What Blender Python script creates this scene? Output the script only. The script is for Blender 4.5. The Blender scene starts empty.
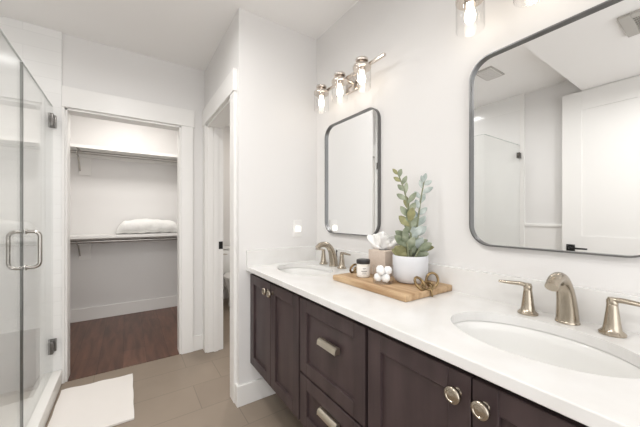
import bpy, bmesh, math, random
from mathutils import Vector, Matrix, Euler
PI = math.pi
scene = bpy.context.scene
COL = scene.collection

# ------------------------------------------------------------------ camera
cam_d = bpy.data.cameras.new('camera'); cam = bpy.data.objects.new('camera', cam_d); COL.objects.link(cam)
cam.location = (0, 0, 1.24); cam.rotation_euler = (PI/2, 0, -math.radians(33.98))
cam_d.sensor_fit = 'HORIZONTAL'; cam_d.sensor_width = 36; cam_d.lens = 286/640*36
cam_d.shift_y = 2.7/640; cam_d.clip_start = 0.02
scene.camera = cam

# ------------------------------------------------------------------ world, lights, exposure
w = bpy.data.worlds.new('daylight'); scene.world = w; w.use_nodes = True
bg = w.node_tree.nodes['Background']; bg.inputs[0].default_value = (0.985, 0.99, 1, 1); bg.inputs[1].default_value = 1.75
BULB_W = 8.0          # emission strength of the vanity bulbs
CLOSET_W = 14.5
scene.view_settings.view_transform = 'Standard'; scene.view_settings.look = 'None'
scene.view_settings.gamma = 1; scene.view_settings.use_curve_mapping = False
scene.view_settings.exposure = 0.05

def area_light(name, loc, rot, sx, sy, power, color=(1, 1, 1)):
    d = bpy.data.lights.new(name, 'AREA'); d.shape = 'RECTANGLE'; d.size = sx; d.size_y = sy
    d.energy = power; d.color = color
    o = bpy.data.objects.new(name, d); COL.objects.link(o); o.location = loc; o.rotation_euler = rot
    return o
# unseen soft fill panel behind the camera, added to brighten the room
area_light('back_fill', (0.1, -1.25, 1.3), (PI/2, 0, 0), 1.6, 2.0, 9, (1, 0.995, 0.985))
# closet ceiling lamp
area_light('closet_lamp', (0.0, 3.52, 2.57), (0, 0, 0), 0.30, 0.30, CLOSET_W, (1, 0.97, 0.93))
# unseen fill lights added at ceiling height, no fixtures there
area_light('toilet_room_fill', (1.25, 3.2, 2.59), (0, 0, 0), 0.2, 0.2, 11, (1, 0.94, 0.86))  # added to lift the dark toilet room
for lx, ly, lp in ((-0.05, 1.55, 10), (0.05, 1.0, 5), (-0.86, 2.1, 2.5), (-.5, .2, 11)):
    area_light('ceiling_fill', (lx, ly, 2.598 if ly > .87 else 2.435), (0, 0, 0), 0.16, 0.16, lp, (1, 0.99, 0.975)).data.spread = math.radians(165)

# ------------------------------------------------------------------ materials
def lin(c):
    return tuple(((v/255)/12.92 if v/255 <= .04045 else ((v/255+.055)/1.055)**2.4) for v in c)
MATS = {}
def mat(name, rgb, rough=.5, metal=0, noise=0, nscale=20, bump=0, bscale=200, spec=.5, stretch=None, rgb2=None, emit=0, coat=0):
    m = bpy.data.materials.new(name); m.use_nodes = True; MATS[name] = m
    nt = m.node_tree; b = nt.nodes['Principled BSDF']
    c = lin(rgb)
    b.inputs['Base Color'].default_value = (*c, 1); b.inputs['Roughness'].default_value = rough
    b.inputs['Metallic'].default_value = metal; b.inputs['Specular IOR Level'].default_value = spec
    if coat: b.inputs['Coat Weight'].default_value = coat
    if emit:
        b.inputs['Emission Color'].default_value = (*c, 1); b.inputs['Emission Strength'].default_value = emit
    tc = nt.nodes.new('ShaderNodeTexCoord')
    src = tc.outputs['Object']
    if stretch:
        mp = nt.nodes.new('ShaderNodeMapping'); mp.inputs['Scale'].default_value = stretch
        nt.links.new(src, mp.inputs['Vector']); src = mp.outputs[0]
    if noise or rgb2:
        n = nt.nodes.new('ShaderNodeTexNoise'); n.inputs['Scale'].default_value = nscale; n.inputs['Detail'].default_value = 5
        nt.links.new(src, n.inputs['Vector'])
        r = nt.nodes.new('ShaderNodeValToRGB')
        c2 = lin(rgb2) if rgb2 else tuple(v*(1-noise) for v in c)
        r.color_ramp.elements[0].color = (*c2, 1); r.color_ramp.elements[1].color = (*c, 1)
        r.color_ramp.elements[0].position = .3; r.color_ramp.elements[1].position = .7
        nt.links.new(n.outputs['Fac'], r.inputs[0]); nt.links.new(r.outputs[0], b.inputs['Base Color'])
    if bump:
        n2 = nt.nodes.new('ShaderNodeTexNoise'); n2.inputs['Scale'].default_value = bscale; n2.inputs['Detail'].default_value = 3
        nt.links.new(src, n2.inputs['Vector'])
        bp = nt.nodes.new('ShaderNodeBump'); bp.inputs['Strength'].default_value = bump; bp.inputs['Distance'].default_value = .004
        nt.links.new(n2.outputs['Fac'], bp.inputs['Height']); nt.links.new(bp.outputs[0], b.inputs['Normal'])
    return m

def brick_mat(name, c1, c2, grout, bw, bh, mortar, offset, loc, rot, rough, bump=.15, grain=0, gstretch=(1, 1, 1)):
    m = bpy.data.materials.new(name); m.use_nodes = True; MATS[name] = m
    nt = m.node_tree; b = nt.nodes['Principled BSDF']; L = nt.links
    tc = nt.nodes.new('ShaderNodeTexCoord'); mp = nt.nodes.new('ShaderNodeMapping')
    mp.inputs['Location'].default_value = loc; mp.inputs['Rotation'].default_value = rot
    L.new(tc.outputs['Object'], mp.inputs['Vector'])
    br = nt.nodes.new('ShaderNodeTexBrick'); br.offset = offset; br.inputs['Scale'].default_value = 1
    br.inputs['Brick Width'].default_value = bw; br.inputs['Row Height'].default_value = bh
    br.inputs['Mortar Size'].default_value = mortar; br.inputs['Mortar Smooth'].default_value = .3
    br.inputs['Color1'].default_value = (*lin(c1), 1); br.inputs['Color2'].default_value = (*lin(c2), 1)
    br.inputs['Mortar'].default_value = (*lin(grout), 1)
    L.new(mp.outputs[0], br.inputs['Vector'])
    col = br.outputs['Color']
    if grain:
        mp2 = nt.nodes.new('ShaderNodeMapping'); mp2.inputs['Scale'].default_value = gstretch
        L.new(tc.outputs['Object'], mp2.inputs['Vector'])
        n = nt.nodes.new('ShaderNodeTexNoise'); n.inputs['Scale'].default_value = 1; n.inputs['Detail'].default_value = 6
        n.inputs['Distortion'].default_value = .6
        L.new(mp2.outputs[0], n.inputs['Vector'])
        r = nt.nodes.new('ShaderNodeValToRGB'); r.color_ramp.elements[0].position = .3; r.color_ramp.elements[1].position = .72
        r.color_ramp.elements[0].color = (1-grain, 1-grain, 1-grain, 1); r.color_ramp.elements[1].color = (1+grain*.4,)*3+(1,)
        mx = nt.nodes.new('ShaderNodeMix'); mx.data_type = 'RGBA'; mx.blend_type = 'MULTIPLY'; mx.inputs[0].default_value = 1
        L.new(n.outputs['Fac'], r.inputs[0]); L.new(col, mx.inputs[6]); L.new(r.outputs[0], mx.inputs[7]); col = mx.outputs[2]
    L.new(col, b.inputs['Base Color']); b.inputs['Roughness'].default_value = rough
    bp = nt.nodes.new('ShaderNodeBump'); bp.inputs['Strength'].default_value = bump; bp.inputs['Distance'].default_value = .002
    bp.invert = True
    L.new(br.outputs['Fac'], bp.inputs['Height']); L.new(bp.outputs[0], b.inputs['Normal'])
    return m

def glass_mat(name, tint, f0=.04, rough=0.0, gain=.96):
    m = bpy.data.materials.new(name); m.use_nodes = True; MATS[name] = m
    nt = m.node_tree; L = nt.links; nt.nodes.remove(nt.nodes['Principled BSDF'])
    out = nt.nodes['Material Output']
    geo = nt.nodes.new('ShaderNodeNewGeometry')
    dot = nt.nodes.new('ShaderNodeVectorMath'); dot.operation = 'DOT_PRODUCT'
    L.new(geo.outputs['Incoming'], dot.inputs[0]); L.new(geo.outputs['Normal'], dot.inputs[1])
    ab = nt.nodes.new('ShaderNodeMath'); ab.operation = 'ABSOLUTE'; L.new(dot.outputs['Value'], ab.inputs[0])
    om = nt.nodes.new('ShaderNodeMath'); om.operation = 'SUBTRACT'; om.inputs[0].default_value = 1; L.new(ab.outputs[0], om.inputs[1])
    pw = nt.nodes.new('ShaderNodeMath'); pw.operation = 'POWER'; pw.inputs[1].default_value = 5; L.new(om.outputs[0], pw.inputs[0])
    ma = nt.nodes.new('ShaderNodeMath'); ma.operation = 'MULTIPLY_ADD'; ma.inputs[1].default_value = gain; ma.inputs[2].default_value = f0
    L.new(pw.outputs[0], ma.inputs[0])
    tr = nt.nodes.new('ShaderNodeBsdfTransparent'); tr.inputs[0].default_value = (*tint, 1)
    gl = nt.nodes.new('ShaderNodeBsdfGlossy'); gl.inputs['Roughness'].default_value = rough
    mx = nt.nodes.new('ShaderNodeMixShader'); L.new(ma.outputs[0], mx.inputs[0]); L.new(tr.outputs[0], mx.inputs[1]); L.new(gl.outputs[0], mx.inputs[2])
    L.new(mx.outputs[0], out.inputs['Surface'])
    return m

WALL = mat('wall_paint', (225, 223, 221), .45, bump=.06, bscale=300, spec=.35)
CLOSETW = mat('closet_paint', (226, 224, 222), .42, bump=.05, bscale=300, spec=.4)
CEIL = mat('ceiling_paint', (243, 241, 239), .8, bump=.08, bscale=150, spec=.2)
TRIM = mat('white_trim_paint', (232, 230, 227), .35, spec=.45)
TILE = brick_mat('white_shower_tile', (237, 236, 234), (234, 233, 231), (229, 228, 226), .405, .102, .0025, .5, (0, 0, 0), (PI/2, 0, 0), .15, .25)
TILEY = brick_mat('white_shower_tile_side', (237, 236, 234), (234, 233, 231), (229, 228, 226), .405, .102, .0025, .5, (0, 0, 0), (PI/2, 0, PI/2), .15, .25)
FLOORT = brick_mat('taupe_floor_tile', (144, 130, 115), (138, 124, 110), (122, 110, 97), .61, .30, .003, .67, (.21, .147, 0), (0, 0, 0), .42, .2, .05, (5, 5, 5))
WOODF = brick_mat('walnut_plank_floor', (110, 77, 62), (96, 66, 53), (36, 23, 17), 1.3, .17, .0015, .37, (0.1, 0.03, 0), (0, 0, PI/2), .36, .2, .5, (20, 2.4, 9))
PAN = mat('shower_pan', (226, 223, 218), .3)
MARBLE = mat('solid_white_curb', (238, 236, 232), .25)
CAB = mat('espresso_stained_wood', (76, 63, 63), .42, rgb2=(58, 47, 48), nscale=1, stretch=(15, 15, 2.4), bump=.05, bscale=3, spec=.4)
GAPSHADE = mat('dark_gap_shade', (24, 19, 19), .6)  # near-black carcass colour, paints in the shade of the door and drawer gaps
QUARTZ = mat('white_quartz', (230, 229, 227), .16, rgb2=(222, 220, 217), nscale=9, spec=.5)
PORC = mat('white_porcelain', (232, 231, 228), .08, spec=.5)
NICKEL = mat('brushed_nickel', (180, 170, 155), .25, 1, bump=.03, bscale=120, stretch=(1, 1, .1))
PULLM = mat('satin_champagne_nickel', (204, 196, 182), .3, 1)
CHROME = mat('polished_chrome', (214, 206, 198), .12, 1)
DARKM = mat('gunmetal_frame', (122, 122, 122), .35, 1)
STEEL = mat('brushed_steel', (176, 172, 166), .25, 1)
RODM = mat('satin_rod', (172, 169, 165), .38, 1)
HINGE = mat('dark_steel_hinge', (104, 101, 98), .3, 1)
BLACK = mat('matte_black_metal', (24, 23, 23), .4, .3)
EDGE = mat('polished_glass_edge', (204, 209, 206), .2)
SEAL = mat('grey_edge_seal', (92, 94, 90), .4)
MIRROR = mat('silvered_glass', (246, 247, 247), .0, 1)
GLASS = glass_mat('shower_glass', (.990, .994, .990), .03, gain=.72)
CLEAR = glass_mat('clear_thin_glass', (.995, .995, .994), .03, gain=.6)
BULB = mat('lit_bulb', (255, 243, 226), .4, emit=BULB_W)
LEDW = mat('night_light_lens', (255, 252, 246), .4, emit=.85)
WOODT = mat('acacia_board', (208, 180, 144), .55, rgb2=(158, 124, 88), nscale=1, stretch=(34, 4, 34), bump=.05, bscale=3)
BRASS = mat('aged_brass', (178, 154, 114), .3, 1, rgb2=(104, 86, 62), nscale=40)
TOWEL = mat('white_terry', (231, 226, 221), .95, bump=.6, bscale=260, spec=.1)
FLUFF = mat('white_quilted_cotton', (236, 235, 232), .95, bump=1.0, bscale=34, spec=.1)
COTTON = mat('cotton_wool', (252, 252, 252), 1, bump=.5, bscale=90, spec=.05)
TISSUE = mat('tissue_paper', (244, 243, 241), .9, spec=.1)
BOXM = mat('linen_beige_box', (210, 195, 182), .8, rgb2=(198, 182, 168), nscale=160)
CERAMIC = mat('matt_white_ceramic', (217, 218, 221), .6, noise=.05, nscale=14, bump=.08, bscale=60)
SOIL = mat('dark_soil', (62, 48, 40), .95, noise=.5, nscale=90, bump=.8, bscale=120)
LEAF1 = mat('sage_leaf', (166, 172, 150), .6, rgb2=(96, 106, 80), nscale=22, bump=.2, bscale=60)
LEAF2 = mat('grey_silver_leaf', (194, 201, 196), .6, rgb2=(138, 150, 144), nscale=26, bump=.2, bscale=60)
LEAF3 = mat('olive_leaf', (158, 156, 112), .6, rgb2=(112, 110, 74), nscale=24, bump=.2, bscale=60)
STEM = mat('plant_stem', (128, 132, 104), .7)
WAX = mat('cream_jar', (232, 226, 216), .25)
LABEL = mat('paper_label', (240, 238, 234), .7)
INK = mat('label_ink', (110, 108, 104), .8)
LIDM = mat('black_lid', (38, 35, 34), .4)
PLASTIC = mat('white_plastic', (229, 227, 224), .35)
GREYV = mat('grey_vent', (180, 176, 170), .5)
DKV = mat('vent_interior', (110, 106, 102), .6)

# ------------------------------------------------------------------ mesh helpers
class MB:
    def __init__(s): s.bm = bmesh.new()
    def box(s, x0, x1, y0, y1, z0, z1, bev=0, seg=2, M=None):
        r = bmesh.ops.create_cube(s.bm, size=1); vs = r['verts']
        bmesh.ops.scale(s.bm, vec=(abs(x1-x0), abs(y1-y0), abs(z1-z0)), verts=vs)
        bmesh.ops.translate(s.bm, vec=((x0+x1)/2, (y0+y1)/2, (z0+z1)/2), verts=vs)
        if M: bmesh.ops.transform(s.bm, matrix=M, verts=vs)
        if bev:
            es = list({e for v in vs for e in v.link_edges})
            bmesh.ops.bevel(s.bm, geom=es, offset=bev, segments=seg, profile=.5, affect='EDGES')
        return s
    def rings(s, rings, cap0=True, cap1=True, closed=False):
        R = [[s.bm.verts.new(p) for p in r] for r in rings]; n = len(R[0])
        m = len(R)
        for i in range(m if closed else m-1):
            a, b = R[i], R[(i+1) % m]
            for j in range(n):
                s.bm.faces.new((a[j], a[(j+1) % n], b[(j+1) % n], b[j]))
        if not closed:
            if cap0: s.bm.faces.new(list(reversed(R[0])))
            if cap1: s.bm.faces.new(R[-1])
        return s
    def lathe(s, prof, c=(0, 0, 0), n=28, sx=1, sy=1, cap0=True, cap1=True, M=None):
        rg = [[Vector((c[0]+r*sx*math.cos(2*PI*k/n), c[1]+r*sy*math.sin(2*PI*k/n), c[2]+z)) for k in range(n)] for r, z in prof]
        if M: rg = [[M @ p for p in r] for r in rg]
        return s.rings(rg, cap0, cap1)
    def tube(s, pts, rad, n=12, closed=False, flat=1.0, up=None):
        pts = [Vector(p) for p in pts]; m = len(pts)
        rads = rad if isinstance(rad, (list, tuple)) else [rad]*m
        ref = Vector(up) if up else Vector((0.123, 0.31, 0.94)).normalized()
        rg = []
        t0 = None
        for i, p in enumerate(pts):
            if closed: t = (pts[(i+1) % m]-pts[i-1]).normalized()
            else: t = (pts[min(i+1, m-1)]-pts[max(i-1, 0)]).normalized()
            if t0 is not None:
                ref = t0.rotation_difference(t) @ ref
            t0 = t
            a = (ref - t*ref.dot(t)).normalized(); b = t.cross(a)
            rg.append([p + a*(math.cos(2*PI*k/n)*rads[i]*flat) + b*(math.sin(2*PI*k/n)*rads[i]) for k in range(n)])
        return s.rings(rg, closed=closed)
    def ball(s, c, r, sc=(1, 1, 1), seg=16, rng=10):
        q = bmesh.ops.create_uvsphere(s.bm, u_segments=seg, v_segments=rng, radius=r)
        bmesh.ops.scale(s.bm, vec=sc, verts=q['verts']); bmesh.ops.translate(s.bm, vec=c, verts=q['verts'])
        return s
    def build(s, name, m, parent=None, smooth=False, sharp=40):
        bmesh.ops.recalc_face_normals(s.bm, faces=s.bm.faces)
        me = bpy.data.meshes.new(name); s.bm.to_mesh(me); s.bm.free()
        o = bpy.data.objects.new(name, me); COL.objects.link(o)
        if m: me.materials.append(m)
        if smooth:
            me.polygons.foreach_set('use_smooth', [True]*len(me.polygons))
            try: me.set_sharp_from_angle(angle=math.radians(sharp))
            except Exception: pass
        if parent:
            o.parent = parent
            o.matrix_parent_inverse = Matrix.Translation(parent.location).inverted() if parent.rotation_euler == Euler((0, 0, 0)) else parent.matrix_basis.inverted()
        return o

def tag(o, label, cat, group=None):
    o['label'] = label; o['category'] = cat
    if group: o['group'] = group
    return o
def thing(name, label, cat, loc=(0, 0, 0), group=None):
    o = bpy.data.objects.new(name, None); COL.objects.link(o); o.location = loc; o.empty_display_size = .05
    return tag(o, label, cat, group)
def struct(name, mb, m, parent=None, smooth=False):
    o = mb.build(name, m, parent, smooth)
    if not parent: o['kind'] = 'structure'
    return o
def copy_tree(o, parent=None):
    c = o.copy(); COL.objects.link(c)
    if parent: c.parent = parent
    for ch in o.children: copy_tree(ch, c)
    return c

# ------------------------------------------------------------------ the room
XW, YS, XC, YB, HC, ZC, XF = 1.215, 1.847, .605, 2.839, 2.604, .909, .654
XL, YT = -1.26, 1.41            # far left wall, end of shower
YR = -1.3
DOORY0, DOORY1, DH = 1.975, 2.735, 2.07   # toilet-room doorway
CX0, CX1, CH = -.386, .402, 2.05        # closet opening
struct('floor', MB().box(XL-.12, 1.85, YR, YB+.01, -.06, 0), FLOORT)
struct('floor_toilet_room', MB().box(XC+.01, 1.85, YB+.01, 4.5, -.06, 0), FLOORT)
struct('floor_closet', MB().box(-1.1, XC+.01, YB+.01, 4.5, -.06, 0.001), WOODF)
struct('ceiling', MB().box(XL-.12, 1.85, .867, 4.5, HC, HC+.1), CEIL)
struct('ceiling_low', MB().box(XL-.12, XW+.12, YR, .867, 2.44, HC+.1), CEIL)
struct('wall_right', MB().box(XW, XW+.12, YR, YS+.12, 0, HC), WALL)
struct('wall_end', MB().box(XC+.134, XW, YS, YS+.12, 0, HC), WALL)
struct('wall_toilet_side', MB().box(XC, XC+.134, YS, DOORY0, 0, HC).box(XC, XC+.134, DOORY1, YB+.0, 0, HC)
       .box(XC, XC+.134, DOORY0, DOORY1, DH, HC), WALL)
struct('wall_back', MB().box(XL, CX0, YB, YB+.12, 0, HC).box(CX1, XC+.134, YB, YB+.12, 0, HC).box(CX0, CX1, YB, YB+.12, CH, HC), WALL)
struct('wall_left', MB().box(XL-.12, XL, YR, YB+.12, 0, HC), WALL)
struct('wall_closet_back', MB().box(-1.1, XC+.134, 4.38, 4.5, 0, HC), CLOSETW)
struct('wall_closet_left', MB().box(-1.1, -.98, YB+.12, 4.38, 0, HC), CLOSETW)
struct('wall_closet_right', MB().box(XC, XC+.134, YB+.12, 4.38, 0, HC), CLOSETW)
struct('wall_toilet_back', MB().box(XC+.134, 1.85, 4.38, 4.5, 0, HC), WALL)
struct('wall_toilet_right', MB().box(1.75, 1.85, YS+.12, 4.38, 0, HC), WALL)
# shower tile cladding
struct('wall_shower_tile_back', MB().box(XL, -.402, YB-.012, YB, 0, HC), TILE)
struct('wall_shower_tile_left', MB().box(XL, XL+.012, YT, YB-.012, 0, HC), TILEY)
struct('floor_shower_pan', MB().box(XL+.012, -.52, YT+.05, YB-.012, 0, .03, .004), PAN)
struct('trim_shower_curb', MB().box(-.52, -.40, YT-.06, YB-.012, 0, .105, .006).box(XL+.012, -.52, YT-.06, YT+.05, 0, .105, .006), MARBLE)
struct('trim_tile_edge', MB().box(XL, XL+.016, YT-.045, YT, 0, HC, .003), TRIM)
# wainscot on the left wall
struct('trim_wainscot', MB().box(XL, XL+.01, .2, YT-.045, 0, 1.13).box(XL, XL+.022, .2, YT-.045, 1.13, 1.16, .004), TRIM)
# casings
ca = MB()
ca.box(-.402, CX0, YB-.02, YB, 0, CH+.002, .002).box(CX1, CX1+.10, YB-.02, YB, 0, CH+.002, .002)
ca.box(-.402, CX1+.108, YB-.026, YB, CH+.002, CH+.155, .003)
ca.box(CX0-.004, CX0+.014, YB-.004, YB+.124, 0, CH, .001).box(CX1-.014, CX1+.004, YB-.004, YB+.124, 0, CH, .001).box(CX0, CX1, YB-.004, YB+.124, CH-.014, CH+.004, .001)
struct('trim_closet_casing', ca, TRIM)
ca = MB()
ca.box(XC-.02, XC, DOORY0-.085, DOORY0+.004, 0, DH+.002, .002).box(XC-.02, XC, DOORY1-.004, YB-.002, 0, DH+.002, .002)
ca.box(XC-.026, XC, DOORY0-.093, YB-.002, DH+.002, DH+.15, .003)
ca.box(XC-.004, XC+.138, DOORY0-.002, DOORY0+.005, 0, DH, .001).box(XC-.004, XC+.138, DOORY1-.016, DOORY1+.002, 0, DH, .001).box(XC-.004, XC+.138, DOORY0, DOORY1, DH-.016, DH+.002, .001)
ca.box(XC+.052, XC+.09, DOORY1-.028, DOORY1-.014, 0, DH-.016, .001).box(XC+.052, XC+.09, DOORY0+.003, DOORY0+.012, 0, DH-.016, .001)
cs = struct('trim_toilet_door_casing', ca, TRIM)
sp = MB().box(XC+.098, XC+.134, DOORY1-.0185, DOORY1-.0155, .935, 1.005, .001).build('strike_plate', BLACK, cs); sp['label'] = 'small black strike plate'
# baseboards
BBH = .135
struct('baseboard_end', MB().box(XC-.016, XW, YS-.016, YS, 0, BBH, .003), TRIM)
struct('baseboard_end_return', MB().box(XC-.016, XC, YS, DOORY0-.085, 0, BBH, .003), TRIM)
struct('baseboard_back', MB().box(CX1+.10, XC-.02, YB-.016, YB, 0, BBH, .003), TRIM)
struct('baseboard_right', MB().box(XW-.016, XW, YR, YS-.016, 0, BBH, .003), TRIM)
struct('baseboard_closet', MB().box(-.98, XC, 4.364, 4.38, 0, .15, .004), TRIM)
struct('baseboard_closet_right', MB().box(XC-.016, XC, YB+.12, 4.364, 0, .15, .004), TRIM)
struct('baseboard_toilet_room', MB().box(XC+.134, 1.75, 4.364, 4.38, 0, BBH, .003), TRIM)
struct('trim_closet_threshold', MB().box(CX0+.014, CX1-.014, YB-.004, YB+.03, 0, .006, .002), WOODF)

# white shaker door standing open against the left wall (seen in the mirror)
dr = MB(); DX0, DX1, DY0, DY1 = XL+.03, XL+.07, .10, 1.018
dr.box(DX0, DX1, DY1-.15, DY1, .012, 2.436, .002).box(DX0, DX1, DY0, DY0+.15, .012, 2.436, .002)
dr.box(DX0, DX1, DY0+.15, DY1-.15, 2.255, 2.436).box(DX0, DX1, DY0+.15, DY1-.15, .88, 1.05).box(DX0, DX1, DY0+.15, DY1-.15, .012, .25)
dr.box(DX0+.008, DX1-.008, DY0+.14, DY1-.14, .2, 2.30)
dd = struct('door_1', dr, TRIM)
hb = MB().box(DX1, DX1+.009, DY1-.10, DY1-.035, .90, .965, .002)
hb.tube([(DX1+.004, DY1-.068, .932), (DX1+.045, DY1-.068, .932), (DX1+.055, DY1-.078, .932), (DX1+.055, DY1-.20, .932)], [.011, .011, .010, .008], 10)
lv = hb.build('lever_handle', BLACK, dd, True); lv['label'] = 'black square-rose lever handle'
MB().box(DX0+.01, DX1-.01, DY1-.001, DY1+.002, .90, .96).build('latch_plate', STEEL, dd)

# ------------------------------------------------------------------ vanity cabinets
CXF, ZB, ZT = .70, .262, .878
def shaker(mb, y0, y1, z0, z1, rail=.058):
    x0, x1 = CXF-.021, CXF-.001
    mb.box(x0, x1, y0, y0+rail, z0, z1, .0015, 1).box(x0, x1, y1-rail, y1, z0, z1, .0015, 1)
    mb.box(x0, x1, y0+rail, y1-rail, z1-rail, z1, .0015, 1).box(x0, x1, y0+rail, y1-rail, z0, z0+rail, .0015, 1)
    mb.box(x0+.012, x1, y0+rail-.004, y1-rail+.004, z0+rail-.004, z1-rail+.004)
    return mb
MXR = Matrix.Rotation(-PI/2, 4, 'Y')   # +Z axis -> -X
def knob(parent, y, z):
    M = Matrix.Translation((CXF-.021, y, z)) @ MXR
    k = MB().lathe([(r*1.2, h_) for r, h_ in [(.0085, -.001), (.0085, .002), (.006, .004), (.006, .014), (.0075, .017), (.0165, .020), (.0172, .022), (.0172, .0285), (.0155, .031), (.0115, .032), (.0105, .0305), (.004, .0315), (.0005, .032)]], n=24, M=M).build('knob', NICKEL, parent, True)
    return k
def carcass(mb, y0, y1):
    t = .018
    mb.box(CXF, XW-.004, y0, y0+t, ZB, ZT).box(CXF, XW-.004, y1-t, y1, ZB, ZT).box(CXF, XW-.004, y0+t, y1-t, ZB, ZB+t)
    mb.box(XW-.012, XW-.004, y0+t, y1-t, ZB+t, ZT)
    mb.box(CXF, CXF+.02, y0+t, y1-t, ZT-.035, ZT).box(CXF, CXF+.003, y0+t, y1-t, ZB+t, ZT-.035)
    return mb
def sink_cabinet(label, y0, y1):
    t = thing('sink_cabinet', label, 'cabinet', ((CXF+XW)/2, (y0+y1)/2, ZB), 'dark vanity sink cabinets')
    carcass(MB(), y0, y1).build('cabinet_box', GAPSHADE, t)
    ym = (y0+y1)/2; g = .003
    for a, b, ky in ((y0+g+.002, ym-.002, ym-.033), (ym+.002, y1-g-.002, ym+.033)):
        d = shaker(MB(), a, b, ZB+.002, .856).build('door', CAB, t)
        knob(d, ky, .806)
    return t
sink_cabinet('dark espresso two-door cabinet under the far sink, against the white end wall', 1.186, 1.843)
sink_cabinet('dark espresso two-door cabinet under the near sink at the right edge', .004, .722)
t = thing('drawer_cabinet', 'dark espresso two-drawer cabinet between the two sink cabinets', 'cabinet', ((CXF+XW)/2, .954, ZB))
carcass(MB(), .724, 1.184).build('cabinet_box', GAPSHADE, t)
for z0, z1, zp in ((.509, .856, .717), (ZB+.002, .499, .425)):
    d = shaker(MB(), .731, 1.178, z0, z1).build('drawer', CAB, t)
    # edge-type cup pull: back plate, curved hood, returned ends
    p = MB(); y0, y1 = .932-.059, .932+.059; xb = CXF-.021
    prof = [(0, .014), (-.012, .015), (-.020, .011), (-.024, .003), (-.025, -.009), (-.0225, -.009), (-.0215, .001), (-.018, .008), (-.010, .0115), (0, .011)]
    p.rings([[(xb+a, y, zp+b) for a, b in prof] for y in (y0, y1)])
    for ya, yb in ((y0-.003, y0+.001), (y1-.001, y1+.003)):
        p.rings([[(xb, y, zp+.015), (xb-.012, y, zp+.016), (xb-.021, y, zp+.012), (xb-.025, y, zp+.003), (xb-.026, y, zp-.0095), (xb, y, zp-.0095)] for y in (ya, yb)])
    p.box(xb-.002, xb, y0, y1, zp-.013, zp+.013)
    p.build('cup_pull', PULLM, d, True, 30)

# ------------------------------------------------------------------ countertop with two oval cut-outs
SINKS = [(.925, .325), (.925, 1.550)]; SA, SB = .155, .222
ct = MB().box(XF, XW-.002, -.012, YS-.002, ZC-.03, ZC, .003, 2).build('countertop', QUARTZ)
tag(ct, 'long white quartz countertop with two oval sink cut-outs and an upstand', 'countertop')
for cx, cy in SINKS:
    cu = MB().lathe([(1, ZC-.1), (1, ZC+.1)], (cx, cy, 0), 64, SA, SB).build('cutter', None)
    md = ct.modifiers.new('cut', 'BOOLEAN'); md.operation = 'DIFFERENCE'; md.object = cu; md.solver = 'EXACT'
bpy.context.view_layer.update()
dg = bpy.context.evaluated_depsgraph_get()
nm = bpy.data.meshes.new_from_object(ct.evaluated_get(dg))
ct.modifiers.clear(); ct.data = nm
nm.materials.clear(); nm.materials.append(QUARTZ)
for o in [o for o in bpy.data.objects if o.name.startswith('cutter')]: bpy.data.objects.remove(o)
MB().box(XW-.021, XW, -.012, YS-.0005, ZC, 1.013).build('backsplash', QUARTZ, ct)
MB().box(XF, XW-.021, YS-.022, YS, ZC, 1.013).build('side_splash', QUARTZ, ct)

def sink(label, cx, cy):
    t = thing('sink_basin', label, 'sink', (cx, cy, ZC-.19), 'undermount sink basins')
    inner = [(1.10, 0), (1.03, 0), (1.0, -.004), (.975, -.03), (.93, -.075), (.84, -.115), (.68, -.138), (.45, -.148), (.12, -.152)]
    outer = [(.12, -.164), (.5, -.160), (.73, -.150), (.9, -.124), (.98, -.08), (1.03, -.03), (1.06, -.012), (1.10, -.010)]
    b = MB(); n = 64
    rg = [[(cx+r*SA*math.cos(2*PI*k/n), cy+r*SB*math.sin(2*PI*k/n), ZC-.031+z) for k in range(n)] for r, z in inner+outer]
    b.rings(rg, closed=True).build('bowl', PORC, t, True, 50)
    MB().lathe([(.001, .002), (.016, .0035), (.021, .003), (.023, 0), (.023, -.004), (.001, -.004)], (cx, cy, ZC-.031-.150), 24).build('drain', STEEL, t, True)
    return t
sink('oval white undermount sink at the near right end of the counter', *SINKS[0])
sink('oval white undermount sink at the far end beside the end wall', *SINKS[1])

def smooth_path(pts, n=6):
    P = [Vector(p) for p in pts]; out = []
    for i in range(len(P)-1):
        a = P[max(i-1, 0)]; b = P[i]; c = P[i+1]; d = P[min(i+2, len(P)-1)]
        for k in range(n):
            s = k/n
            out.append(.5*((2*b)+(-a+c)*s+(2*a-5*b+4*c-d)*s*s+(-a+3*b-3*c+d)*s**3))
    out.append(P[-1]); return out
def lerp_r(rs, n=6):
    out = []
    for i in range(len(rs)-1):
        for k in range(n): out.append(rs[i]+(rs[i+1]-rs[i])*k/n)
    return out+[rs[-1]]

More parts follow.
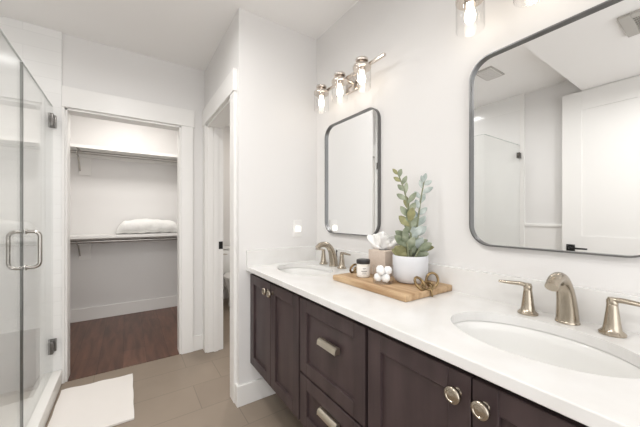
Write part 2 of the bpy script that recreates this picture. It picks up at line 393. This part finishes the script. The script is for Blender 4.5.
def faucet(label, x, y, hd=.102):
    t = thing('faucet', label, 'faucet', (x, y, ZC), 'brushed nickel widespread faucets')
    z = ZC+.0008
    pts = [(x, y, z+.004), (x-.003, y, z+.04), (x-.013, y, z+.082), (x-.028, y, z+.115), (x-.050, y, z+.138), (x-.080, y, z+.147), (x-.110, y, z+.142), (x-.132, y, z+.126)]
    rs = [.0295, .027, .0240, .0212, .0190, .0176, .0168, .0165]
    b = MB().tube(smooth_path(pts), lerp_r(rs), 20, up=(1, 0, 0)).lathe([(.031, 0), (.031, .003), (.029, .006)], (x, y, z), 28)
    so = b.build('spout', NICKEL, t, True, 50)
    rod = MB().tube([(x+.026, y, z+.05), (x+.024, y, z+.092)], .003, 8).ball((x+.024, y, z+.096), .0065, (1, 1, 1.25), 12, 8).build('lift_rod', HINGE, so, True)
    for sg in (1, -1):
        yy = y+sg*hd
        h = MB().lathe([(.029, 0), (.0295, .004), (.025, .009), (.0205, .013), (.018, .03), (.0145, .06), (.0125, .078), (.0125, .082), (.0118, .083), (.0125, .0845), (.0128, .094), (.0095, .102), (.001, .104)], (x-.012, yy, z), 24).build('handle', NICKEL, t, True)
        pp = [(x-.012, yy-sg*.006, z+.094), (x-.014, yy+sg*.02, z+.098), (x-.016, yy+sg*.055, z+.096), (x-.018, yy+sg*.088, z+.095)]
        MB().tube(smooth_path(pp, 5), lerp_r([.0105, .010, .0088, .006], 5), 14, flat=.72, up=(0, 0, 1)).build('lever', NICKEL, h, True, 60)
    return t
faucet('brushed nickel faucet with two levers behind the near right sink', 1.140, .309)
faucet('brushed nickel faucet with two levers behind the far left sink', 1.14, 1.528)

# ------------------------------------------------------------------ mirrors
def rrect(y0, y1, z0, z1, r, n=10):
    out = []
    for cy, cz, a0 in ((y1-r, z1-r, 0), (y0+r, z1-r, PI/2), (y0+r, z0+r, PI), (y1-r, z0+r, 3*PI/2)):
        for k in range(n+1):
            a = a0+PI/2*k/n; out.append((cy+r*math.cos(a), cz+r*math.sin(a)))
    return out
def wall_mirror(label, y0, y1, z0=1.12, z1=1.886):
    t = thing('wall_mirror', label, 'mirror', (XW, (y0+y1)/2, z0), 'rounded vanity mirrors')
    r = .083; d = .023; wd = .005
    f = MB()
    o_ = rrect(y0, y1, z0, z1, r); i_ = rrect(y0+wd, y1-wd, z0+wd, z1-wd, r-wd)
    f.rings([[(XW-.001, a, b) for a, b in o_], [(XW-d, a, b) for a, b in o_], [(XW-d, a, b) for a, b in i_], [(XW-.001, a, b) for a, b in i_]], closed=True)
    f.build('frame', DARKM, t, True, 30)
    g = rrect(y0+wd-.001, y1-wd+.001, z0+wd-.001, z1-wd+.001, r-wd)
    MB().rings([[(XW-.003, a, b) for a, b in g], [(XW-.008, a, b) for a, b in g]]).build('mirror_glass', MIRROR, t)
    return t
wall_mirror('rounded dark-framed mirror over the near right sink, reflecting a door and shower', .110, .647)
wall_mirror('rounded dark-framed mirror over the far sink, beside the end wall', 1.173, 1.708)

# ------------------------------------------------------------------ vanity lights
def vanity_light(label, yc):
    t = thing('vanity_light', label, 'wall light', (XW, yc, 2.08), 'three-shade vanity lights')
    zb = 2.10; xb = 1.135; xs = 1.10
    MB().box(XW-.022, XW-.001, yc-.06, yc+.06, zb-.06, zb+.06, .004).build('wall_plate', CHROME, t, True, 30)
    b = MB().box(xb-.008, xb+.008, yc-.345, yc+.222, zb-.008, zb+.008, .002)
    b.tube([(XW-.02, yc, zb), (xb, yc, zb)], .011, 12)
    b.build('crossbar', CHROME, t, True, 30)
    for k in (-1, 0, 1):
        y = yc+k*.203
        s = MB().lathe([(.001, .046), (.008, .045), (.009, .034), (.034, .033), (.036, .030), (.036, .022), (.034, .019), (.014, .018), (.014, -.002), (.030, -.003), (.049, -.005), (.052, -.009), (.052, -.020), (.050, -.023), (.022, -.023), (.020, -.036), (.001, -.036)], (xs, y, zb-.006), 28)
        s.tube([(xb, y, zb), (xs, y, zb)], .007, 10)
        s = s.build('socket_cup', CHROME, t, True, 40)
        gl = MB()
        prof = [(.0505, -.030), (.0505, -.137), (.0495, -.140), (.0480, -.140), (.0478, -.137), (.0478, -.030)]
        n = 36
        gl.rings([[(xs+r*math.cos(2*PI*q/n), y+r*math.sin(2*PI*q/n), zb+z) for q in range(n)] for r, z in prof], closed=True)
        gl.build('glass_shade', CLEAR, s, True, 50)
        MB().lathe([(.001, -.036), (.012, -.036), (.013, -.048), (.019, -.066), (.0200, -.078), (.0185, -.090), (.013, -.100), (.006, -.1045), (.001, -.105)], (xs, y, zb-.010), 20).build('bulb', BULB, s, True, 80)
    return t
vanity_light('chrome three-shade light bar above the far mirror, all shades in view', 1.411)
vanity_light('chrome three-shade light bar above the near mirror, cropped by the top edge', .390)

# ------------------------------------------------------------------ wall plate with night light
t = thing('night_light', 'small white wall plate with glowing square on the end wall', 'night light', (1.04, YS, 1.15))
MB().box(1.04-.036, 1.04+.036, YS-.006, YS, 1.088, 1.212, .002).build('cover_plate', PLASTIC, t)
MB().box(1.04-.017, 1.04+.017, YS-.010, YS-.006, 1.117, 1.183, .001).build('socket_face', PLASTIC, t)
o = MB().box(1.04-.019, 1.04+.019, YS-.028, YS-.010, 1.126, 1.166, .004).build('glowing_lens', LEDW, t); o['label'] = 'glowing white square lens'

# ------------------------------------------------------------------ shower glass
GX = -.452; ZG0, ZG1 = .108, 2.036
t = thing('shower_door', 'clear frameless glass shower door with pull handle, hinged by the closet', 'shower door', (GX, 2.1, ZG0))
MB().box(GX-.005, GX+.005, 2.088, YB-.03, ZG0+.012, ZG1).build('glass_pane', GLASS, t)
MB().box(GX-.006, GX+.006, 2.080, 2.088, ZG0+.012, ZG1, .001).build('edge_seal', SEAL, t)
MB().box(GX-.005, GX+.005, 2.088, YB-.03, ZG1, ZG1+.0014).build('polished_edge', EDGE, t)
MB().box(GX-.004, GX+.004, 2.088, YB-.03, ZG0+.002, ZG0+.012).build('bottom_sweep', GLASS, t)
for z in (.30, 1.93):
    h = MB().box(GX-.022, GX+.022, YB-.030, YB-.012, z-.045, z+.045, .002)
    h.box(GX-.014, GX+.014, YB-.088, YB-.036, z-.045, z+.045, .003).tube([(GX, YB-.034, z-.045), (GX, YB-.034, z+.045)], .008, 10)
    h.build('hinge', HINGE, t, True, 30)
def dpull(sx):
    x0, x1, zt, zb_, r, y = GX+sx*.005, GX+sx*.060, 1.158, .966, .028, 2.135
    pts = [(x0, y, zt)]
    for k in range(7): a = PI/2*k/6; pts.append((x1-sx*r+sx*r*math.sin(a), y, zt-r+r*math.cos(a)))
    for k in range(7): a = PI/2*k/6; pts.append((x1-sx*r+sx*r*math.cos(a), y, zb_+r-r*math.sin(a)))
    pts.append((x0, y, zb_))
    m = MB().tube(pts, .0095, 14)
    for z in (zt, zb_): m.tube([(GX+sx*.005, y, z), (GX+sx*.010, y, z)], .014, 16)
    return m
dpull(1).build('pull_handle', STEEL, t, True, 50); dpull(-1).build('pull_handle', STEEL, t, True, 50)
t = thing('shower_panel', 'fixed clear glass shower panel left of the glass door', 'glass panel', (GX, 1.75, ZG0), 'fixed shower glass panels')
MB().box(GX-.005, GX+.005, YT+.006, 2.076, ZG0, ZG1).build('glass_pane', GLASS, t)
MB().box(GX-.005, GX+.005, YT+.006, 2.076, ZG1, ZG1+.0014).build('polished_edge', EDGE, t)
for y in (YT+.12, 2.02):
    MB().box(GX-.014, GX+.014, y-.022, y+.022, ZG0-.001, ZG0+.045, .002).build('glass_clamp', HINGE, t)
t = thing('shower_panel', 'clear glass return panel seen in the large mirror beside the white door', 'glass panel', (-.85, YT, ZG0), 'fixed shower glass panels')
MB().box(XL+.022, GX-.006, YT-.005, YT+.005, ZG0, ZG1).build('glass_pane', GLASS, t)
MB().box(XL+.022, GX-.006, YT-.005, YT+.005, ZG1, ZG1+.0014).build('polished_edge', EDGE, t)
for z in (.30, 1.92):
    MB().box(XL+.016, XL+.066, YT-.014, YT+.014, z-.03, z+.03, .002).build('glass_clamp', HINGE, t)

# ------------------------------------------------------------------ closet shelves
def shelf(label, z, name_z):
    t = thing('closet_shelf', label, 'shelf', (0, 4.2, z), 'closet shelves with rods')
    MB().box(-.978, XC-.002, 4.075, 4.378, z-.02, z, .002).box(-.978, XC-.002, 4.055, 4.075, z-.034, z, .002).build('shelf_board', TRIM, t)
    MB().box(-.978, XC-.002, 4.358, 4.378, z-.09, z-.02, .002).build('wall_cleat', TRIM, t)
    MB().tube([(-.978, 4.125, z-.074), (XC-.002, 4.125, z-.074)], .017, 16).build('hanging_rod', RODM, t, True)
    for xx in (-.46,):
        b = MB().box(xx-.012, xx+.012, 4.368, 4.38, z-.27, z-.02, .002)
        b.tube(smooth_path([(xx, 4.37, z-.25), (xx, 4.30, z-.19), (xx, 4.20, z-.11), (xx, 4.14, z-.096)]), .008, 8)
        b.tube(smooth_path([(xx, 4.14, z-.096), (xx, 4.125, z-.098), (xx, 4.104, z-.090), (xx, 4.100, z-.070)]), .006, 8)
        b.box(xx-.01, xx+.01, 4.07, 4.37, z-.026, z-.02)
        b.build('bracket', STEEL, t, True, 40)
    MB().box(-.47, -.36, 4.366, 4.38, z-.30, z-.09, .002).build('backing_plate', TRIM, t)
    return t
shelf('upper white closet shelf with chrome rod under it', 2.025, 0)
shelf('lower white closet shelf with chrome rod, holding the folded white bedding', 1.024, 0)

# folded white quilt on the lower shelf
random.seed(4)
q = MB(); NU, NV = 44, 20
zq = 1.0245
def quilt_pt(u, v):      # v 0..1 round the section, u 0..1 along
    L = .70; x = -.115+L*u; a = 2*PI*v
    e = min(u, 1-u); k = min(1, (e/.12))**.45 if e > 0 else .0
    hw = .135*(.55+.45*k); hh = .086*k*(.74+.26*math.sin(PI*min(1, u*.9+.08))+.012*math.sin(u*13+2)) + .004
    cy, sy = math.cos(a), math.sin(a)
    yy = hw*math.copysign(abs(cy)**.6, cy); zz = hh*math.copysign(abs(sy)**.75, sy)
    wob = .0035*math.sin(u*37+v*14)+.003*math.sin(v*40+u*11)
    return Vector((x, 4.21+yy+wob, max(zq, zq+hh+zz+wob*k)))
q.rings([[quilt_pt(i/NU, j/NV) for j in range(NV)] for i in range(NU+1)])
o = q.build('folded_quilt', FLUFF, None, True, 180); tag(o, 'folded puffy white quilt lying on the lower closet shelf', 'bedding')

# ------------------------------------------------------------------ bath mat
m_ = MB(); nx, ny = 16, 20
def matz(i, j): return .0015+.003*math.sin(i*.9)*math.sin(j*.7)**2
g0 = [[m_.bm.verts.new((-.385+.42*i/nx+.0015*math.sin(j*.8), 2.08+.585*j/ny+.0015*math.sin(i*.7)+.028*(1-i/nx)*(j/ny), .011+max(0, matz(i, j)))) for j in range(ny+1)] for i in range(nx+1)]
fs = [m_.bm.faces.new((g0[i][j], g0[i+1][j], g0[i+1][j+1], g0[i][j+1])) for i in range(nx) for j in range(ny)]
ex = bmesh.ops.extrude_face_region(m_.bm, geom=fs)
for v in [v for v in ex['geom'] if isinstance(v, bmesh.types.BMVert)]: v.co.z = .0015
o = m_.build('bath_mat', TOWEL, None, True, 50); tag(o, 'white terry bath mat on the tile floor by the shower curb', 'bath mat')

# ------------------------------------------------------------------ toilet glimpsed through the doorway
tx, tyb = 1.27, 4.36
t = thing('toilet', 'white toilet glimpsed through the narrow doorway', 'toilet', (tx, 4.0, 0))
MB().box(tx-.21, tx+.21, 4.17, 4.355, .40, .76, .02, 3).build('tank', PORC, t, True, 40)
MB().box(tx-.22, tx+.22, 4.16, 4.357, .761, .795, .01, 3).build('tank_lid', PORC, t, True, 40)
n = 32
def oval(cy, a, b, z): return [(tx+a*math.cos(2*PI*k/n), cy+b*math.sin(2*PI*k/n), z) for k in range(n)]
MB().rings([oval(3.93, .11, .24, 0), oval(3.93, .115, .245, .03), oval(3.93, .11, .22, .12), oval(3.90, .14, .25, .24), oval(3.885, .18, .285, .36), oval(3.885, .185, .29, .395)]).box(tx-.10, tx+.10, 4.05, 4.30, .2, .398, .02).build('bowl', PORC, t, True, 50)
MB().rings([oval(3.885, .188, .293, .397), oval(3.885, .19, .295, .405), oval(3.885, .188, .293, .415)]).build('seat', PLASTIC, t, True, 50)
MB().rings([oval(3.885, .188, .293, .417), oval(3.885, .19, .295, .425), oval(3.885, .175, .28, .437)]).build('lid', PLASTIC, t, True, 50)
MB().tube([(tx-.15, 4.168, .70), (tx-.15, 4.145, .70), (tx-.08, 4.14, .695)], .007, 8).build('flush_lever', CHROME, t, True)

# ------------------------------------------------------------------ wooden tray and what stands on it
TZ = ZC+.027
t = thing('serving_board', 'wooden serving board with knotted brass handles on the counter', 'tray', (1.035, .975, ZC))
MB().box(.883, 1.1935, .722, 1.193, ZC+.0005, TZ, .004, 2).build('board', WOODT, t, True, 30)
def ring_pts(c, r, ax1, ax2, sq=1, n=24):
    a, b = Vector(ax1).normalized(), Vector(ax2).normalized()
    return [Vector(c)+a*(r*math.cos(2*PI*k/n))+b*(r*sq*math.sin(2*PI*k/n)) for k in range(n)]
def knot(yc, sg):
    b = MB(); x = 1.045
    b.tube(ring_pts((x-.042, yc, TZ+.026), .024, (.5, .45*sg, .75), (-.75, .35*sg, .55), 1.1), .0055, 10, closed=True)
    b.tube(ring_pts((x, yc-sg*.008, TZ+.013), .027, (1, .1, .25), (-.1, 1, .35), .9), .0055, 10, closed=True)
    b.tube(ring_pts((x+.042, yc, TZ+.030), .026, (.55, -.5*sg, -.6), (.5, -.2*sg, .85), 1.1), .0055, 10, closed=True)
    b.tube(smooth_path([(x-.004, yc-sg*.020, TZ+.010), (x-.012, yc-sg*.034, TZ-.002), (x-.014, yc-sg*.038, TZ-.016), (x-.010, yc-sg*.036, TZ-.022)]), .005, 10)
    return b
k = knot(.750, 1).build('knot_handle', BRASS, t, True, 60); k['label'] = 'knotted brass handle'
k = knot(1.165, -1).build('knot_handle', BRASS, t, True, 60); k['label'] = 'knotted brass handle'

# candle jar
jx, jy = .985, 1.072
t = thing('candle_jar', 'small cream jar with black lid and paper label on the board', 'jar', (jx, jy, TZ))
MB().lathe([(.001, .0005), (.030, .0005), (.0335, .004), (.0335, .062), (.031, .067), (.001, .067)], (jx, jy, TZ), 32).build('jar_body', WAX, t, True, 40)
MB().lathe([(.001, .067), (.0335, .067), (.0345, .069), (.0345, .084), (.0325, .087), (.001, .087)], (jx, jy, TZ), 32).build('lid', LIDM, t, True, 40)
lb = MB(); a0 = math.atan2(-jy, -jx); na = 12
lb.rings([[(jx+r*math.cos(a0-1.0+2.0*k/na), jy+r*math.sin(a0-1.0+2.0*k/na), TZ+z) for r, z in ((.0336, .012), (.0342, .012), (.0342, .055), (.0336, .055))] for k in range(na+1)])
lo = lb.build('paper_label', LABEL, t, True, 40)
ink = MB()
for z, hw, th in ((.046, .22, .0020), (.0405, .14, .0014), (.031, .42, .0030), (.024, .30, .0016), (.019, .36, .0012)):
    ink.rings([[(jx+r*math.cos(a0+.15-hw+2*hw*k/8), jy+r*math.sin(a0+.15-hw+2*hw*k/8), TZ+zz) for r, zz in ((.0342, z), (.0345, z), (.0345, z+th), (.0342, z+th))] for k in range(9)])
ink.build('faint_print', INK, lo)

# tissue box
bx, by, bw = 1.125, 1.060, .060
t = thing('tissue_box', 'beige cube tissue box with white tissue behind the jar', 'tissue box', (bx, by, TZ))
MB().box(bx-bw, bx+bw, by-bw, by+bw, TZ+.0005, TZ+.128, .004, 2).build('box', BOXM, t, True, 30)
MB().lathe([(1, .128), (1, .1288), (.001, .1288)], (bx, by, TZ), 24, .036, .022).build('slot', GAPSHADE, t)
from mathutils import noise as mnoise
ts = MB()
def lobe(d, L, W, ph, lean):
    d = Vector(d).normalized(); side = Vector((0.35, -1, 0)).normalized(); side = (side-d*side.dot(d)).normalized(); nn = d.cross(side)
    base = Vector((bx, by, TZ+.128)); G = []
    for i in range(11):
        u = i/10; w_ = .010+W*math.sin(min(1, u*1.15)*PI*.5)*(1-.35*u*u)
        row = []
        for j in range(11):
            v = -1+j/5
            q_ = mnoise.noise(Vector((u*3+ph, v*1.7, ph)))
            row.append(ts.bm.verts.new(base+d*(L*u*(1-.22*abs(v)+.25*q_))+side*(w_*v)+nn*(lean*u*u+.016*math.sin(v*5+ph)*u+.012*q_)))
        G.append(row)
    for i in range(10):
        for j in range(10): ts.bm.faces.new((G[i][j], G[i+1][j], G[i+1][j+1], G[i][j+1]))
lobe((-.25, .8, .58), .125, .036, .4, .012)
lobe((.05, .15, 1), .094, .052, 2.1, -.010)
lobe((.15, -.80, .6), .110, .036, 4.0, .010)
lobe((-.45, -.05, .9), .078, .05, 5.3, .018)
to = ts.build('tissue', TISSUE, t, True, 180)
so = to.modifiers.new('thickness', 'SOLIDIFY'); so.thickness = .0012

# cotton jar and cotton balls
gx, gy = .968, .922
t = thing('glass_jar', 'clear glass jar full of cotton balls on the board', 'jar', (gx, gy, TZ))
prof = [(.001, .0005), (.044, .0005), (.0465, .003), (.0465, .080), (.0455, .081), (.0445, .080), (.0445, .006), (.042, .0045), (.001, .0045)]
MB().lathe(prof, (gx, gy, TZ), 36, cap0=True, cap1=True).build('jar_body', CLEAR, t, True, 50)
ball0 = None
random.seed(11)
spots = [(math.cos(a+o_)*.0218, math.sin(a+o_)*.0218, z_) for o_, z_ in ((.3, .0255), (1.35, .0575)) for a in (0, 2.094, 4.189)]
for i, (dx, dy, dz) in enumerate(spots):
    if ball0 is None:
        b = MB().ball((0, 0, 0), .0188, seg=20, rng=14)
        for v in b.bm.verts:
            n_ = v.co.normalized()
            v.co *= 1+.05*math.sin(n_.x*9+n_.y*5)+.05*math.sin(n_.z*11+n_.y*7)
        ball0 = o = b.build('cotton_ball', COTTON, None, True, 180)
    else:
        o = ball0.copy(); COL.objects.link(o)
    o.location = (gx+dx, gy+dy, TZ+dz); o.rotation_euler = (random.uniform(0, 6), random.uniform(0, 6), random.uniform(0, 6))
    tag(o, 'white cotton ball inside the clear glass jar', 'cotton ball', 'cotton balls in the glass jar')

# potted plant
px_, py_ = 1.095, .872
t = thing('potted_plant', 'round white pot with grey-green paddle-leaved plant on the board', 'plant', (px_, py_, TZ))
MB().lathe([(.001, .0005), (.058, .0005), (.069, .006), (.076, .025), (.079, .06), (.0795, .10), (.079, .121), (.077, .124), (.074, .121), (.0735, .108), (.001, .108)], (px_, py_, TZ), 44).build('pot', CERAMIC, t, True, 60)
MB().lathe([(.0735, .1085), (.072, .112), (.04, .114), (.001, .115)], (px_, py_, TZ), 28, cap0=False).build('soil', SOIL, t, True, 80)
RIGHT = Vector((math.cos(math.radians(33.98)), -math.sin(math.radians(33.98)), 0)); FWD = Vector((math.sin(math.radians(33.98)), math.cos(math.radians(33.98)), 0)); UP = Vector((0, 0, 1))
def leaf(base, d, nrm, L, W, m, name='leaf', curl=.15):
    """a thick obovate paddle leaf: base point, growth direction, face normal"""
    d = d.normalized(); s = d.cross(nrm).normalized(); nn = s.cross(d).normalized()
    NU_, NV_ = 9, 6; th = .0022
    lay = []
    for sgn in (1, -1):
        rows = []
        for i in range(NU_+1):
            u = i/NU_
            wv = W*(math.sin(PI*min(1, u**.72*.985+.015))**.62)*(.30+.70*min(1, u*1.7))
            row = []
            for j in range(NV_+1):
                v = -1+2*j/NV_
                edge = (1-abs(v)**3)*math.sin(PI*min(.97, max(.03, u)))**.4
                p = base+d*(L*u)+s*(wv*.5*v)+nn*(curl*L*(u*u*.7-.22*v*v*(W/L))+sgn*th*edge)
                row.append(p)
            rows.append(row)
        lay.append(rows)
    b = MB()
    ringsl = []
    for i in range(NU_+1):
        ringsl.append(lay[0][i]+list(reversed(lay[1][i])))
    b.rings(ringsl)
    return b.build(name, m, t, True, 70)
def stem_at(path, u):
    k = u*(len(path)-1); i = min(int(k), len(path)-2); return path[i].lerp(path[i+1], k-i)
C0 = Vector((px_, py_, TZ+.110))
def P3(r, u, f=0): return C0+RIGHT*r+UP*u+FWD*f
random.seed(7)
def grow(pts, specs):
    path = smooth_path(pts, 8)
    MB().tube(path, lerp_r([.006, .005, .0042, .0035, .0025][:len(pts)], 8), 8).build('stem', STEM, t, True)
    for u, ang, L, W, m, face in specs:
        # ang: lean in the plane facing the room, degrees from vertical (+ = right)
        a = math.radians(ang); d = RIGHT*math.sin(a)+UP*math.cos(a)+FWD*(-.25 if face < .5 else .15)
        n_ = (-FWD*1.0+RIGHT*(face-.5)*1.3+UP*.25*math.cos(a)).normalized()
        leaf(stem_at(path, u)-d.normalized()*.004, d, n_, L*1.22, W*1.0, m)
A, B, O = LEAF1, LEAF2, LEAF3
grow([P3(.000, 0), P3(.004, .10), P3(-.006, .20), P3(-.026, .31), P3(-.058, .395)],
     [(.04, -62, .085, .056, O, .4), (.06, 50, .075, .05, A, .7), (.10, -30, .075, .052, A, .3), (.14, 20, .08, .05, A, .5), (.20, -58, .075, .05, A, .6), (.24, 42, .062, .042, B, .2),
      (.28, -14, .072, .046, A, .5), (.33, 30, .06, .04, A, .7), (.37, -48, .062, .044, O, .5), (.42, 6, .062, .044, O, .4), (.48, -40, .056, .038, A, .6), (.52, 30, .052, .034, A, .3),
      (.57, -10, .054, .036, O, .6), (.62, 38, .058, .03, A, .2), (.66, -60, .046, .03, A, .5), (.72, 8, .05, .028, A, .7), (.76, -55, .042, .026, A, .4), (.83, 28, .042, .026, A, .6), (.87, -62, .036, .024, O, .5), (.93, 12, .034, .022, A, .4), (.97, -45, .034, .022, O, .5), (.985, 40, .028, .02, A, .6)])
grow([P3(.012, 0, .012), P3(.030, .09, .008), P3(.040, .19, .004), P3(.052, .285), P3(.066, .36)],
     [(.05, 72, .072, .05, B, .6), (.10, 30, .07, .046, B, .4), (.16, 66, .062, .04, A, .7), (.22, -16, .066, .042, B, .3), (.28, 48, .058, .04, B, .6), (.34, -34, .055, .036, B, .5), (.40, 36, .052, .034, B, .4),
      (.46, -24, .050, .034, B, .7), (.53, 52, .046, .03, B, .5), (.60, -30, .046, .03, B, .3), (.67, 28, .044, .03, B, .6), (.73, -44, .040, .026, B, .5), (.80, 62, .048, .028, B, .4), (.86, -20, .038, .026, B, .6), (.92, 68, .040, .026, B, .5), (.96, -30, .034, .022, B, .4), (.985, 14, .036, .024, B, .5)])
grow([P3(-.012, 0, -.015), P3(-.016, .04, -.018), P3(-.022, .075, -.02)],
     [(.2, -72, .07, .05, O, .6), (.45, 18, .062, .044, A, .4), (.7, -50, .066, .046, A, .5), (.95, -8, .06, .04, A, .6)])
grow([P3(.015, 0, -.02), P3(.030, .03, -.02), P3(.040, .05, -.015)],
     [(.2, 80, .055, .04, A, .5), (.6, 55, .06, .042, A, .4), (.9, 88, .06, .036, O, .6)])

# ------------------------------------------------------------------ ceiling fittings seen in the large mirror
t = thing('exhaust_fan', 'square grey exhaust fan grille on the ceiling, seen in the near mirror', 'vent', (-.19, .27, 2.44))
fr = MB(); x0, x1, y0, y1 = -.34, -.04, .12, .43; z0 = 2.422
fr.box(x0, x1, y0, y0+.055, z0, 2.44, .003).box(x0, x1, y1-.055, y1, z0, 2.44, .003).box(x0, x0+.075, y0+.055, y1-.055, z0, 2.44, .003).box(x1-.055, x1, y0+.055, y1-.055, z0, 2.44, .003)
fr.build('frame', GREYV, t)
MB().box(x0+.075, x1-.055, y0+.055, y1-.055, 2.434, 2.44).build('dark_opening', DKV, t)
sl = MB()
for k in range(5): sl.box(x0+.09+k*.032, x0+.098+k*.032, y0+.055, y1-.055, 2.425, 2.434)
sl.build('louvre', GREYV, t)
t = thing('ceiling_vent', 'flat pale vent on the ceiling, seen in the near mirror corner', 'vent', (-.45, 1.36, HC))
MB().box(-.58, -.32, 1.28, 1.44, HC-.010, HC, .003).build('frame', GREYV, t)
sl = MB()
for k in range(7): sl.box(-.56, -.34, 1.295+k*.02, 1.303+k*.02, HC-.014, HC-.009)
sl.build('louvre', TRIM, t)
